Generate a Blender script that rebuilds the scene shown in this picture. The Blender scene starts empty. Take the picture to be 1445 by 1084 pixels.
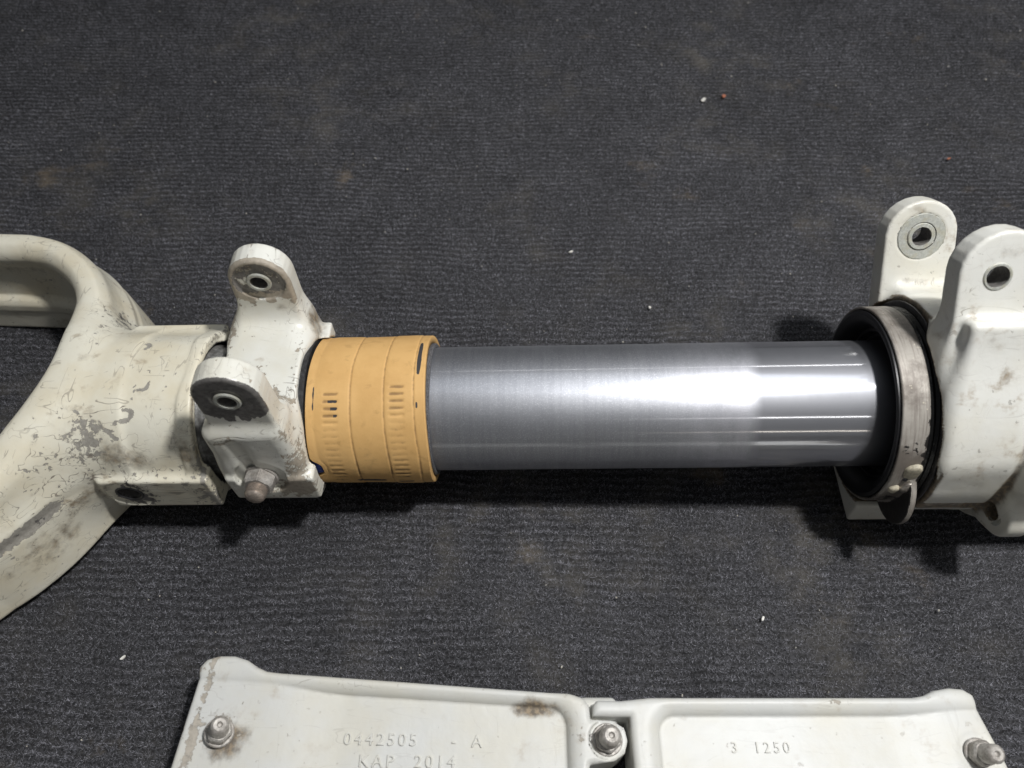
import bpy, bmesh, math, random
import numpy as np
from mathutils import Vector, Matrix, Euler

R_ = math.radians
rng = np.random.default_rng(7)
random.seed(7)
S = bpy.context.scene
COL = S.collection

# ------------------------------------------------------------------ camera
ZA = 0.047                                   # height of the strut axis over the carpet
cam = bpy.data.cameras.new('camera')
cam.sensor_width = 36.0
cam.lens = 1085.0 / 1445.0 * 36.0
cam.clip_start = 0.01
cam.clip_end = 50.0
cam.dof.use_dof = True
cam.dof.focus_distance = 0.345
cam.dof.aperture_fstop = 12.0
cam_o = bpy.data.objects.new('camera', cam)
COL.objects.link(cam_o)
cam_o.location = (0.0, -0.1928, 0.2957 + ZA)
cam_o.rotation_euler = (R_(90 - 55.4), 0, 0)
S.camera = cam_o

# ------------------------------------------------------------------ world (dim workshop ambience)
W = bpy.data.worlds.new('World')
S.world = W
W.use_nodes = True
bg = W.node_tree.nodes['Background']
bg.inputs['Color'].default_value = (0.93, 0.96, 1.0, 1)
bg.inputs['Strength'].default_value = 0.085

# ------------------------------------------------------------------ lamps of the workshop, and an added fill panel
def area(name, loc, target, sx, sy, power, color=(1, 1, 1)):
    L = bpy.data.lights.new(name, 'AREA')
    L.shape = 'RECTANGLE'
    L.size, L.size_y, L.energy, L.color = sx, sy, power, color
    o = bpy.data.objects.new(name, L)
    COL.objects.link(o)
    o.location = loc
    d = Vector(target) - Vector(loc)
    q = d.to_track_quat('-Z', 'Y')
    o.rotation_euler = q.to_euler()
    return o

LD = 0.74
area('work_lamp', (0.079 + 0.0855 / 0.325 * LD, -0.10 * LD, ZA + LD), (0.05, 0, 0), 0.054, 0.054, 6.4, (1.0, 0.99, 0.975))
area('tube_fill_panel', (0.25, 0.25, 2.3), (0.05, 0, 0), 2.0, 1.5, 7.5, (0.86, 0.92, 1.0))  # unseen panel added to brighten what the tube reflects
def tube_lamp(name, x0, x1, elev, dist, width, power, color=(1, 0.98, 0.94)):
    y, z = -math.cos(R_(elev)) * dist, ZA + math.sin(R_(elev)) * dist
    L = bpy.data.lights.new(name, 'AREA')
    L.shape = 'RECTANGLE'
    L.size, L.size_y, L.energy, L.color = x1 - x0, width, power, color
    o = bpy.data.objects.new(name, L)
    COL.objects.link(o)
    o.location = ((x0 + x1) / 2, y, z)
    d = Vector((0, -y, ZA - z))
    o.rotation_euler = Euler((math.atan2(-y, z - ZA) * -1, 0, 0))
    # aim -Z at the strut, long side along X
    zax = -d.normalized(); xax = Vector((1, 0, 0)); yax = zax.cross(xax)
    o.rotation_euler = Matrix((xax, yax, zax)).transposed().to_euler()
    return o
tube_lamp('streak_lamp', 0.55, 1.75, 86.0, 1.75, 0.035, 2.6)
tube_lamp('streak_lamp', -0.35, 1.9, 128.7, 2.3, 0.03, 1.5)
tube_lamp('streak_lamp', 0.3, 2.0, 34.0, 2.2, 0.05, 1.2)
tube_lamp('streak_lamp', 0.4, 2.0, 8.0, 2.6, 0.05, 0.8, (1, 0.9, 0.75))  # added low strip for window light behind the camera, no ceiling tube

S.view_settings.view_transform = 'Standard'
S.view_settings.look = 'None'
S.view_settings.exposure = 0.0
S.view_settings.gamma = 1.0

# ------------------------------------------------------------------ object helpers
def link(name, me, mat=None, parent=None, loc=None):
    o = bpy.data.objects.new(name, me)
    COL.objects.link(o)
    if mat is not None:
        me.materials.append(mat)
    if parent is not None:
        o.parent = parent
    if loc is not None:
        o.location = loc
    return o

def thing(name, label, cat, loc=(0, 0, 0), rot=(0, 0, 0), group=None):
    o = bpy.data.objects.new(name, None)
    COL.objects.link(o)
    o.location = loc
    o.rotation_euler = rot
    o['label'] = label
    o['category'] = cat
    if group:
        o['group'] = group
    return o

def mesh_np(name, verts, quads=None, tris=None, smooth=True):
    me = bpy.data.meshes.new(name)
    verts = np.ascontiguousarray(verts, dtype=np.float32)
    nq = 0 if quads is None else len(quads)
    nt = 0 if tris is None else len(tris)
    me.vertices.add(len(verts))
    me.vertices.foreach_set('co', verts.ravel())
    loops = []
    if nq: loops.append(np.asarray(quads, dtype=np.int32).ravel())
    if nt: loops.append(np.asarray(tris, dtype=np.int32).ravel())
    loops = np.concatenate(loops)
    me.loops.add(len(loops))
    me.loops.foreach_set('vertex_index', loops)
    me.polygons.add(nq + nt)
    starts = np.concatenate([np.arange(nq) * 4, nq * 4 + np.arange(nt) * 3]).astype(np.int32)
    me.polygons.foreach_set('loop_start', starts)
    me.polygons.foreach_set('use_smooth', np.full(nq + nt, smooth, dtype=bool))
    me.update(calc_edges=True)
    me.validate()
    return me

def set_attr(me, name, arr):
    a = me.attributes.new(name, 'FLOAT', 'POINT')
    a.data.foreach_set('value', np.ascontiguousarray(arr, dtype=np.float32))

# ------------------------------------------------------------------ signed distance toolkit
def smin(a, b, k):
    if k <= 0: return np.minimum(a, b)
    h = np.maximum(k - np.abs(a - b), 0) / k
    return np.minimum(a, b) - h * h * k * 0.25
def smax(a, b, k):
    return -smin(-a, -b, k)
def box(x, y, z, lo, hi, r=0.0):
    qs = []
    for v, a, b in ((x, lo[0], hi[0]), (y, lo[1], hi[1]), (z, lo[2], hi[2])):
        qs.append(np.abs(v - (a + b) / 2) - (b - a) / 2 + r)
    o = np.sqrt(np.maximum(qs[0], 0) ** 2 + np.maximum(qs[1], 0) ** 2 + np.maximum(qs[2], 0) ** 2)
    return o + np.minimum(np.maximum(qs[0], np.maximum(qs[1], qs[2])), 0) - r
def cyl(u, v, w, r, a, b, e=0.0):
    """cylinder about w, radius r in (u,v), from a to b along w, edge rounding e"""
    d = np.sqrt(u * u + v * v) - r + e
    q = np.abs(w - (a + b) / 2) - (b - a) / 2 + e
    return np.minimum(np.maximum(d, q), 0) + np.sqrt(np.maximum(d, 0) ** 2 + np.maximum(q, 0) ** 2) - e
def poly(u, v, pts):
    pts = np.asarray(pts, dtype=float)
    n = len(pts)
    d = None; s = None
    for i in range(n):
        a = pts[i]; b = pts[i - 1]
        ex, ey = b[0] - a[0], b[1] - a[1]
        wx, wy = u - a[0], v - a[1]
        t = np.clip((wx * ex + wy * ey) / (ex * ex + ey * ey + 1e-18), 0, 1)
        bx, by = wx - ex * t, wy - ey * t
        dd = bx * bx + by * by
        c1 = (v >= a[1]); c2 = (v < b[1]); c3 = (ex * wy > ey * wx)
        flip = (c1 & c2 & c3) | (~c1 & ~c2 & ~c3)
        if d is None:
            d = dd; s = np.where(flip, -1.0, 1.0)
        else:
            d = np.minimum(d, dd); s = np.where(flip, -s, s)
    return s * np.sqrt(d)
def extrude(d2, w, a, b, e=0.0):
    d = d2 + e
    q = np.abs(w - (a + b) / 2) - (b - a) / 2 + e
    return np.minimum(np.maximum(d, q), 0) + np.sqrt(np.maximum(d, 0) ** 2 + np.maximum(q, 0) ** 2) - e
def spline(pts, n=16):
    pts = [np.array(p, float) for p in pts]
    out = []
    P = [2 * pts[0] - pts[1]] + pts + [2 * pts[-1] - pts[-2]]
    for i in range(1, len(P) - 2):
        for k in range(n):
            t = k / n
            out.append(0.5 * ((2 * P[i]) + (-P[i - 1] + P[i + 1]) * t + (2 * P[i - 1] - 5 * P[i] + 4 * P[i + 1] - P[i + 2]) * t * t
                              + (-P[i - 1] + 3 * P[i] - 3 * P[i + 1] + P[i + 2]) * t ** 3))
    out.append(P[-2])
    return np.array(out)
def cap_outline(cx, cz, r, base, n=14, a0=0, a1=180):
    """rounded lug outline in a plane: an arc from right to left, then base points"""
    pts = [(cx + r * math.cos(R_(a)), cz + r * math.sin(R_(a))) for a in np.linspace(a0, a1, n)]
    return pts + list(base)

def surface_nets(F, lo, h):
    nx, ny, nz = F.shape
    ins = F < 0
    cnt = np.zeros((nx - 1, ny - 1, nz - 1), np.int8)
    for i in (0, 1):
        for j in (0, 1):
            for k in (0, 1):
                cnt += ins[i:nx - 1 + i, j:ny - 1 + j, k:nz - 1 + k]
    act = (cnt > 0) & (cnt < 8)
    ci, cj, ck = np.nonzero(act)
    idx = np.full(act.shape, -1, np.int32)
    idx[ci, cj, ck] = np.arange(len(ci))
    acc = np.zeros((len(ci), 3)); num = np.zeros(len(ci))
    for ax in range(3):
        o1, o2 = [a for a in range(3) if a != ax]
        for p in (0, 1):
            for q in (0, 1):
                off = [0, 0, 0]; off[o1] = p; off[o2] = q
                off2 = list(off); off2[ax] = 1
                f0 = F[ci + off[0], cj + off[1], ck + off[2]]
                f1 = F[ci + off2[0], cj + off2[1], ck + off2[2]]
                m = (f0 < 0) != (f1 < 0)
                t = np.where(m, f0 / np.where(m, f0 - f1, 1), 0)
                pt = np.zeros((len(ci), 3)); pt[:, o1] = p; pt[:, o2] = q; pt[:, ax] = t
                acc += pt * m[:, None]; num += m
    V = (acc / num[:, None] + np.stack([ci, cj, ck], 1)) * h + np.asarray(lo)
    quads = []
    for ax in range(3):
        sl0 = [slice(None)] * 3; sl1 = [slice(None)] * 3
        sl0[ax] = slice(0, -1); sl1[ax] = slice(1, None)
        ch = ins[tuple(sl0)] != ins[tuple(sl1)]
        e = np.argwhere(ch)
        o1, o2 = [(1, 2), (2, 0), (0, 1)][ax]
        dims = act.shape
        ok = (e[:, o1] > 0) & (e[:, o2] > 0) & (e[:, o1] < dims[o1]) & (e[:, o2] < dims[o2]) & (e[:, ax] < dims[ax])
        e = e[ok]
        def g(d1, d2):
            c = e.copy(); c[:, o1] -= d1; c[:, o2] -= d2
            return idx[c[:, 0], c[:, 1], c[:, 2]]
        q = np.stack([g(1, 1), g(0, 1), g(0, 0), g(1, 0)], 1)
        inside0 = ins[e[:, 0], e[:, 1], e[:, 2]]
        q[~inside0] = q[~inside0][:, ::-1]
        quads.append(q)
    return V, np.concatenate(quads)

def build_sdf(name, fn, lo, hi, h, mat, parent, attrs=None, newton=2):
    lo = np.array(lo, float); hi = np.array(hi, float)
    n = np.ceil((hi - lo) / h).astype(int) + 1
    ax = [lo[i] + np.arange(n[i]) * h for i in range(3)]
    F = fn(ax[0][:, None, None], ax[1][None, :, None], ax[2][None, None, :])
    F = np.broadcast_to(F, tuple(n))
    V, Q = surface_nets(np.ascontiguousarray(F, dtype=np.float32), lo, h)
    e = h * 0.5
    for _ in range(newton):
        x, y, z = V[:, 0], V[:, 1], V[:, 2]
        f = fn(x, y, z)
        g = np.stack([fn(x + e, y, z) - fn(x - e, y, z), fn(x, y + e, z) - fn(x, y - e, z), fn(x, y, z + e) - fn(x, y, z - e)], 1) / (2 * e)
        gl = (g * g).sum(1)
        st = np.clip(f / np.maximum(gl, 0.25), -h * 0.5, h * 0.5)
        V = V - 0.8 * g * st[:, None]
    me = mesh_np(name, V, Q)
    if attrs:
        for k, a in attrs(V).items():
            set_attr(me, k, a)
    return link(name, me, mat, parent)

def lathe(name, prof, mat, parent, n=128, axis='X', closed=True, smooth=True):
    """prof: list of (w, r) about the axis"""
    prof = np.array(prof, float)
    a = np.linspace(0, 2 * math.pi, n, endpoint=False)
    m = len(prof)
    w = np.repeat(prof[:, 0][None], n, 0); r = np.repeat(prof[:, 1][None], n, 0)
    c = np.cos(a)[:, None] * r; s = np.sin(a)[:, None] * r
    V = {'X': np.stack([w, -c, s], -1), 'Z': np.stack([c, s, w], -1), 'Y': np.stack([c, w, s], -1)}[axis].reshape(-1, 3)
    quads = []
    for i in range(n):
        for j in range(m if closed else m - 1):
            i2, j2 = (i + 1) % n, (j + 1) % m
            quads.append((i * m + j, i2 * m + j, i2 * m + j2, i * m + j2))
    me = mesh_np(name, V, np.array(quads))
    bm = bmesh.new(); bm.from_mesh(me)
    bmesh.ops.recalc_face_normals(bm, faces=bm.faces)
    for ed in bm.edges:
        if len(ed.link_faces) == 2 and ed.calc_face_angle(0) > R_(32): ed.smooth = False
    bm.to_mesh(me); bm.free()
    return link(name, me, mat, parent)

# ------------------------------------------------------------------ materials
class NT:
    def __init__(s, name):
        s.m = bpy.data.materials.new(name); s.m.use_nodes = True
        s.t = s.m.node_tree; s.b = s.t.nodes['Principled BSDF']
    def n(s, ty, **kw):
        nd = s.t.nodes.new(ty)
        for k, v in kw.items():
            if k in nd.inputs: nd.inputs[k].default_value = v
            else: setattr(nd, k, v)
        return nd
    def l(s, a, b): s.t.links.new(a, b)
    def plug(s, val, sock):
        if hasattr(val, 'is_linked'): s.l(val, sock)
        else: sock.default_value = val
    def math(s, op, a, b=0.0, c=None, clamp=False):
        nd = s.t.nodes.new('ShaderNodeMath'); nd.operation = op; nd.use_clamp = clamp
        s.plug(a, nd.inputs[0]); s.plug(b, nd.inputs[1])
        if c is not None: s.plug(c, nd.inputs[2])
        return nd.outputs[0]
    def mix(s, f, a, b):
        nd = s.t.nodes.new('ShaderNodeMix'); nd.data_type = 'RGBA'
        s.plug(f, nd.inputs['Factor'])
        for v, k in ((a, 6), (b, 7)):
            if isinstance(v, tuple): nd.inputs[k].default_value = (*v, 1) if len(v) == 3 else v
            else: s.l(v, nd.inputs[k])
        return nd.outputs[2]
    def step(s, v, lo, hi):
        nd = s.t.nodes.new('ShaderNodeMapRange'); nd.interpolation_type = 'SMOOTHSTEP'
        s.plug(v, nd.inputs[0]); nd.inputs[1].default_value = lo; nd.inputs[2].default_value = hi
        return nd.outputs[0]
    def noise(s, vec, scale, detail=4, rough=0.55, dist=0.0):
        nd = s.t.nodes.new('ShaderNodeTexNoise'); s.l(vec, nd.inputs['Vector'])
        nd.inputs['Scale'].default_value = scale; nd.inputs['Detail'].default_value = detail
        nd.inputs['Roughness'].default_value = rough; nd.inputs['Distortion'].default_value = dist
        return nd.outputs[0]
    def obj(s, off=(0, 0, 0), scl=(1, 1, 1), rot=(0, 0, 0)):
        tc = s.t.nodes.new('ShaderNodeTexCoord'); mp = s.t.nodes.new('ShaderNodeMapping')
        mp.inputs['Location'].default_value = off; mp.inputs['Scale'].default_value = scl; mp.inputs['Rotation'].default_value = rot
        s.l(tc.outputs['Object'], mp.inputs['Vector'])
        return mp.outputs[0]
    def attr(s, name):
        nd = s.t.nodes.new('ShaderNodeAttribute'); nd.attribute_name = name
        return nd.outputs['Fac']
    def bump(s, hgt, strength, dist, normal=None):
        nd = s.t.nodes.new('ShaderNodeBump'); s.l(hgt, nd.inputs['Height'])
        nd.inputs['Strength'].default_value = strength; nd.inputs['Distance'].default_value = dist
        if normal is not None: s.l(normal, nd.inputs['Normal'])
        return nd.outputs[0]

def paint(name, base, warm, seed, dirt=0.5, chip=0.5, scratch=0.5, rough=0.33, grey=(0.21, 0.20, 0.19), primer=(0.36, 0.34, 0.30)):
    """old white enamel: chips down to primer and to bare metal, grime, hairline scratches.
    vertex attributes: chip (paint gone there), bare (down to metal, also hole walls), grime (oily dirt, also darker recesses)"""
    k = NT(name)
    P = k.obj(off=(seed * 1.7, seed * 0.9, seed * 2.3))
    big = k.noise(P, 28, 5, 0.6)
    mid = k.noise(P, 120, 6, 0.62)
    fine = k.noise(P, 520, 4, 0.6)
    col = k.mix(k.step(big, 0.35, 0.7), base, warm)
    # faint grime clouds
    g0 = k.math('MULTIPLY', k.step(mid, 0.52, 0.78), k.step(k.noise(P, 45, 4, 0.6, 1.0), 0.48, 0.68))
    g1 = k.math('MULTIPLY', g0, dirt)
    col = k.mix(g1, col, (0.30, 0.22, 0.13))
    # strong grime from the attribute, broken up by noise
    ga = k.math('ADD', k.attr('grime'), k.math('MULTIPLY', k.math('SUBTRACT', mid, 0.5), 1.5))
    gm = k.math('MULTIPLY', k.step(ga, 0.30, 0.95), 0.9)
    col = k.mix(gm, col, k.mix(k.step(fine, 0.4, 0.65), (0.10, 0.075, 0.05), (0.27, 0.20, 0.12)))
    # hairline scratches
    scs = None
    for i, (rot, sc, ns, ds) in enumerate((((0.3, 0.2, 0.5), (0.18, 1, 1), 130, 0.5), ((0.5, 1.1, -0.6), (1, 0.15, 1), 150, 0.4), ((0, 0, 0), (1, 1, 1), 95, 0.9))):
        Q = k.obj(off=(seed + i, i * 3.1, 0), scl=sc, rot=rot)
        n_ = k.math('ABSOLUTE', k.math('SUBTRACT', k.noise(Q, ns, 2, 0.5, ds), 0.5))
        s_ = k.math('MULTIPLY', k.math('SUBTRACT', 1.0, k.step(n_, 0.003, 0.009)), (1.0, 0.9, 0.45)[i])
        s_ = k.math('MULTIPLY', s_, k.step(k.noise(k.obj(off=(i * 5.0, seed, 0)), 70, 3, 0.6), 0.49 + 0.03 * (i == 2), 0.55 + 0.03 * (i == 2)))
        scs = s_ if scs is None else k.math('MAXIMUM', scs, s_)
    scw = k.math('ADD', 0.30, k.math('MULTIPLY', k.attr('chip'), 2.2), clamp=True)
    scs = k.math('MULTIPLY', scs, scw)
    scs = k.math('MULTIPLY', scs, scratch)
    col = k.mix(scs, col, (0.20, 0.17, 0.14))
    # chips
    geo = k.n('ShaderNodeNewGeometry')
    pt = k.step(geo.outputs['Pointiness'], 0.53, 0.64)
    cn = k.math('MULTIPLY', k.math('SUBTRACT', k.noise(P, 330, 6, 0.68), 0.5), 2.0)
    cn2 = k.math('MULTIPLY', k.math('SUBTRACT', k.noise(P, 85, 5, 0.6), 0.5), 1.0)
    ch = k.math('ADD', k.attr('chip'), k.math('ADD', cn, cn2))
    ch = k.math('ADD', ch, k.math('MULTIPLY', pt, chip * 0.55))
    pm = k.step(ch, 0.555, 0.575)
    spk = k.math('MULTIPLY', k.step(k.noise(P, 300, 3, 0.55), 0.70, 0.71), chip)
    pm = k.math('MAXIMUM', pm, spk)
    edge = k.math('MULTIPLY', k.step(ch, 0.50, 0.56), k.math('SUBTRACT', 1.0, pm))
    col = k.mix(k.math('MULTIPLY', edge, 0.35), col, (0.25, 0.2, 0.14))
    pcol = k.mix(k.step(fine, 0.35, 0.7), primer, tuple(c * 0.75 for c in primer))
    col = k.mix(pm, col, pcol)
    br = k.math('ADD', k.attr('bare'), k.math('ADD', k.math('MULTIPLY', cn, 0.8), cn2))
    bm_ = k.step(br, 0.56, 0.60)
    col = k.mix(bm_, col, k.mix(k.step(fine, 0.35, 0.7), grey, tuple(c * 0.6 for c in grey)))
    k.l(col, k.b.inputs['Base Color'])
    r1 = k.math('ADD', rough, k.math('MULTIPLY', big, 0.12))
    r1 = k.math('ADD', r1, k.math('MULTIPLY', k.math('MAXIMUM', pm, gm), 0.25))
    k.l(r1, k.b.inputs['Roughness'])
    k.b.inputs['Specular IOR Level'].default_value = 0.45
    k.l(k.math('MULTIPLY', bm_, 0.35), k.b.inputs['Metallic'])
    hgt = k.math('SUBTRACT', k.math('MULTIPLY', k.noise(P, 90, 3, 0.5), 0.6), k.math('MULTIPLY', pm, 0.5))
    hgt = k.math('SUBTRACT', hgt, k.math('MULTIPLY', bm_, 0.35))
    hgt = k.math('ADD', hgt, k.math('MULTIPLY', fine, 0.08))
    hgt = k.math('SUBTRACT', hgt, k.math('MULTIPLY', scs, 0.2))
    k.l(k.bump(hgt, 0.8, 0.0007), k.b.inputs['Normal'])
    return k.m

M_fork = paint('cream_enamel', (0.76, 0.735, 0.625), (0.69, 0.63, 0.48), 3.0, dirt=1.0, chip=0.9, scratch=0.9)
M_clamp = paint('white_enamel', (0.74, 0.74, 0.69), (0.68, 0.66, 0.57), 11.0, dirt=0.7, chip=1.0, scratch=0.8, rough=0.27, primer=(0.42, 0.37, 0.30))
M_brk = paint('warm_white_enamel', (0.70, 0.70, 0.66), (0.67, 0.65, 0.57), 21.0, dirt=1.0, chip=0.6, scratch=0.8, rough=0.26)
M_link = paint('ivory_enamel', (0.60, 0.605, 0.585), (0.60, 0.585, 0.52), 31.0, dirt=0.55, chip=0.35, scratch=0.35, rough=0.40, primer=(0.46, 0.42, 0.36))

def metal(name, col, rough, scale=300, var=0.4, metallic=1.0, dirt=0.0, dirtcol=(0.05, 0.04, 0.03), bump=0.3):
    k = NT(name)
    P = k.obj()
    a = k.noise(P, scale, 5, 0.6); b = k.noise(P, scale * 0.2, 4, 0.6)
    c = k.mix(k.step(a, 0.3, 0.7), col, tuple(v * (1 - var) for v in col))
    d = k.math('MULTIPLY', k.step(b, 0.45, 0.6), dirt)
    c = k.mix(d, c, dirtcol)
    k.l(c, k.b.inputs['Base Color'])
    k.l(k.math('ADD', rough, k.math('MULTIPLY', a, 0.15)), k.b.inputs['Roughness'])
    k.l(k.math('MULTIPLY', k.math('SUBTRACT', 1.0, d), metallic), k.b.inputs['Metallic'])
    k.l(k.bump(a, bump, 0.0003), k.b.inputs['Normal'])
    return k.m
M_bolt = metal('weathered_cadmium', (0.50, 0.475, 0.44), 0.48, 900, 0.4, 0.35, 0.3, (0.12, 0.085, 0.06))
M_rustbolt = metal('brown_steel', (0.50, 0.43, 0.37), 0.38, 900, 0.4, 0.6, 0.3, (0.14, 0.08, 0.05))
M_bush = metal('worn_bushing', (0.50, 0.51, 0.47), 0.5, 1200, 0.25, 0.2, 0.3, (0.36, 0.31, 0.17))
M_dark = metal('greasy_steel', (0.10, 0.10, 0.105), 0.35, 700, 0.6, 0.6, 0.6, (0.012, 0.011, 0.010))
M_band = metal('scuffed_steel_band', (0.40, 0.365, 0.325), 0.36, 260, 0.35, 0.75, 0.35, (0.22, 0.19, 0.165), 0.2)

def simple(name, col, rough, scale=400, var=0.3, bump=0.2, spec=0.5):
    k = NT(name); P = k.obj()
    a = k.noise(P, scale, 5, 0.6)
    k.l(k.mix(k.step(a, 0.3, 0.7), col, tuple(v * (1 - var) for v in col)), k.b.inputs['Base Color'])
    k.b.inputs['Roughness'].default_value = rough
    k.b.inputs['Specular IOR Level'].default_value = spec
    k.l(k.bump(a, bump, 0.0003), k.b.inputs['Normal'])
    return k.m
M_seal = simple('black_rubber', (0.010, 0.010, 0.012), 0.42, 500, 0.4, 0.25)
M_grease = simple('black_grease', (0.008, 0.008, 0.008), 0.16, 700, 0.3, 0.9)
M_blue = simple('blue_film', (0.03, 0.07, 0.34), 0.4)

def tube_mat():
    k = NT('ground_chrome_steel')
    tc = k.t.nodes.new('ShaderNodeTexCoord'); sp = k.t.nodes.new('ShaderNodeSeparateXYZ')
    k.l(tc.outputs['Object'], sp.inputs[0])
    X = sp.outputs[0]
    ang = k.math('ARCTAN2', sp.outputs[2], sp.outputs[1])
    def cvec(sx, sa):
        cb = k.t.nodes.new('ShaderNodeCombineXYZ')
        k.l(k.math('MULTIPLY', X, sx), cb.inputs[0]); k.l(k.math('MULTIPLY', ang, sa), cb.inputs[1])
        return cb.outputs[0]
    P = k.obj()
    blot = k.noise(P, 60, 5, 0.6)
    # where the polish starts: a wavering ring
    edge = k.math('ADD', X, k.math('MULTIPLY', k.math('SUBTRACT', k.noise(cvec(10, 1.2), 1.0, 4), 0.5), 0.010))
    pol = k.step(edge, 0.0995, 0.1065)
    haze = k.math('MULTIPLY', k.step(edge, 0.055, 0.095), k.math('SUBTRACT', 1.0, pol))
    haze = k.math('MULTIPLY', haze, k.step(k.noise(cvec(120, 2), 1.0, 4, 0.6), 0.1, 0.8))
    brushed = k.noise(cvec(2600, 3.0), 1.0, 4, 0.7)
    rings = k.noise(cvec(380, 0.4), 1.0, 5, 0.7)
    col = k.mix(k.step(rings, 0.3, 0.7), (0.44, 0.45, 0.48), (0.37, 0.38, 0.41))
    col = k.mix(k.math('MULTIPLY', k.step(k.noise(P, 2200, 2, 0.6), 0.52, 0.68), k.math('MULTIPLY', k.math('SUBTRACT', 1.0, pol), 0.35)), col, (0.85, 0.85, 0.9))
    col = k.mix(pol, col, (0.62, 0.63, 0.67))
    col = k.mix(k.math('MULTIPLY', haze, 0.65), col, (0.80, 0.80, 0.86))  # whitish worn band; its paler colour also carries the lamp's hot spot
    dk = k.math('MULTIPLY', k.step(k.noise(cvec(420, 5), 1.0, 4, 0.6), 0.60, 0.72), k.math('MULTIPLY', k.step(X, 0.086, 0.092), k.math('SUBTRACT', 1.0, k.step(X, 0.097, 0.101))))
    col = k.mix(k.math('MULTIPLY', dk, 0.18), col, (0.2, 0.2, 0.22))
    k.l(col, k.b.inputs['Base Color'])
    k.b.inputs['Metallic'].default_value = 1.0
    grain = k.noise(P, 1500, 3, 0.7)
    h = k.math('ADD', k.math('MULTIPLY', brushed, 0.5), k.math('MULTIPLY', grain, k.math('SUBTRACT', 0.9, k.math('MULTIPLY', pol, 0.8))))
    bmp = k.bump(h, 0.07, 0.0003)
    tg = k.t.nodes.new('ShaderNodeTangent'); tg.direction_type = 'RADIAL'; tg.axis = 'X'
    b2 = k.t.nodes.new('ShaderNodeBsdfPrincipled')
    b2.inputs['Anisotropic Rotation'].default_value = 0.25
    for b in (k.b, b2):
        k.l(col, b.inputs['Base Color']); b.inputs['Metallic'].default_value = 1.0
        k.l(tg.outputs[0], b.inputs['Tangent'])
    # the matt lobe of ground steel
    ro = k.math('ADD', 0.50, k.math('MULTIPLY', k.math('SUBTRACT', blot, 0.5), 0.10))
    ro = k.math('SUBTRACT', ro, k.math('MULTIPLY', haze, 0.06))
    ro = k.math('ADD', ro, k.math('MULTIPLY', k.math('SUBTRACT', rings, 0.5), 0.05))
    ro = k.math('ADD', ro, k.math('MULTIPLY', pol, 0.02))
    k.l(ro, k.b.inputs['Roughness']); k.b.inputs['Anisotropic'].default_value = 0.25
    k.l(bmp, k.b.inputs['Normal'])
    # the polished lobe, scratched round the tube
    k.l(k.math('SUBTRACT', 0.13, k.math('MULTIPLY', pol, 0.01)), b2.inputs['Roughness']); b2.inputs['Anisotropic'].default_value = 0.8
    k.l(k.bump(k.math('ADD', brushed, k.math('MULTIPLY', k.noise(P, 35, 2, 0.5), 6.0)), 0.03, 0.0003), b2.inputs['Normal'])
    mx = k.t.nodes.new('ShaderNodeMixShader')
    k.l(k.math('ADD', 0.15, k.math('MULTIPLY', pol, 0.55)), mx.inputs[0])
    k.l(k.b.outputs[0], mx.inputs[1]); k.l(b2.outputs[0], mx.inputs[2])
    k.l(mx.outputs[0], k.t.nodes['Material Output'].inputs['Surface'])
    return k.m
M_tube = tube_mat()

def sleeve_mat():
    k = NT('ochre_rubber_sleeve')
    P = k.obj(off=(2, 5, 1))
    a = k.noise(P, 60, 5, 0.6); b = k.noise(P, 350, 5, 0.6); c = k.noise(P, 900, 3, 0.6)
    col = k.mix(k.step(a, 0.35, 0.7), (0.67, 0.415, 0.165), (0.60, 0.360, 0.135))
    col = k.mix(k.math('MULTIPLY', k.step(k.noise(P, 150, 6, 0.65, 0.8), 0.55, 0.72), 0.38), col, (0.38, 0.22, 0.08))
    gv = k.math('ADD', k.attr('grime'), k.math('MULTIPLY', k.math('SUBTRACT', b, 0.5), 0.9))
    col = k.mix(k.math('MULTIPLY', k.step(gv, 0.25, 0.9), 0.75), col, (0.20, 0.12, 0.055))
    tv = k.math('ADD', k.attr('tear'), k.math('MULTIPLY', k.math('SUBTRACT', b, 0.5), 0.8))
    col = k.mix(k.step(tv, 0.5, 0.58), col, (0.05, 0.047, 0.048))
    k.l(col, k.b.inputs['Base Color'])
    k.b.inputs['Roughness'].default_value = 0.62
    k.b.inputs['Specular IOR Level'].default_value = 0.3
    k.l(k.bump(k.math('ADD', k.math('MULTIPLY', c, 0.4), b), 0.25, 0.0003), k.b.inputs['Normal'])
    return k.m
M_sleeve = sleeve_mat()

# ================================================================== LANDING GEAR STRUT
T_ROT = Matrix.Rotation(-R_(0.7), 4, 'Z') @ Matrix.Rotation(-R_(2.5), 4, 'Y')
strut = thing('landing_gear_strut', 'white and steel aircraft landing gear leg with polished tube and ochre sleeve, lying on carpet', 'landing gear')
strut.matrix_world = Matrix.Translation((0, -0.002, ZA)) @ T_ROT

# --- polished tube
def tube_mesh():
    n, xs = 256, np.concatenate([[-0.1605, -0.16], np.linspace(-0.158, 0.2295, 130), [0.23]])
    r = np.full(len(xs), 0.0281); r[0] = 0.0272
    a = np.linspace(0, 2 * math.pi, n, endpoint=False)
    V = np.stack([np.repeat(xs[None], n, 0), -np.cos(a)[:, None] * r, np.sin(a)[:, None] * r], -1).reshape(-1, 3)
    m = len(xs)
    i, j = np.meshgrid(np.arange(n), np.arange(m - 1), indexing='ij')
    i2 = (i + 1) % n
    Q = np.stack([i * m + j, i * m + j + 1, i2 * m + j + 1, i2 * m + j], -1).reshape(-1, 4)
    return mesh_np('piston_tube', V, Q[:, ::-1])
link('piston_tube', tube_mesh(), M_tube, strut)

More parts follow.
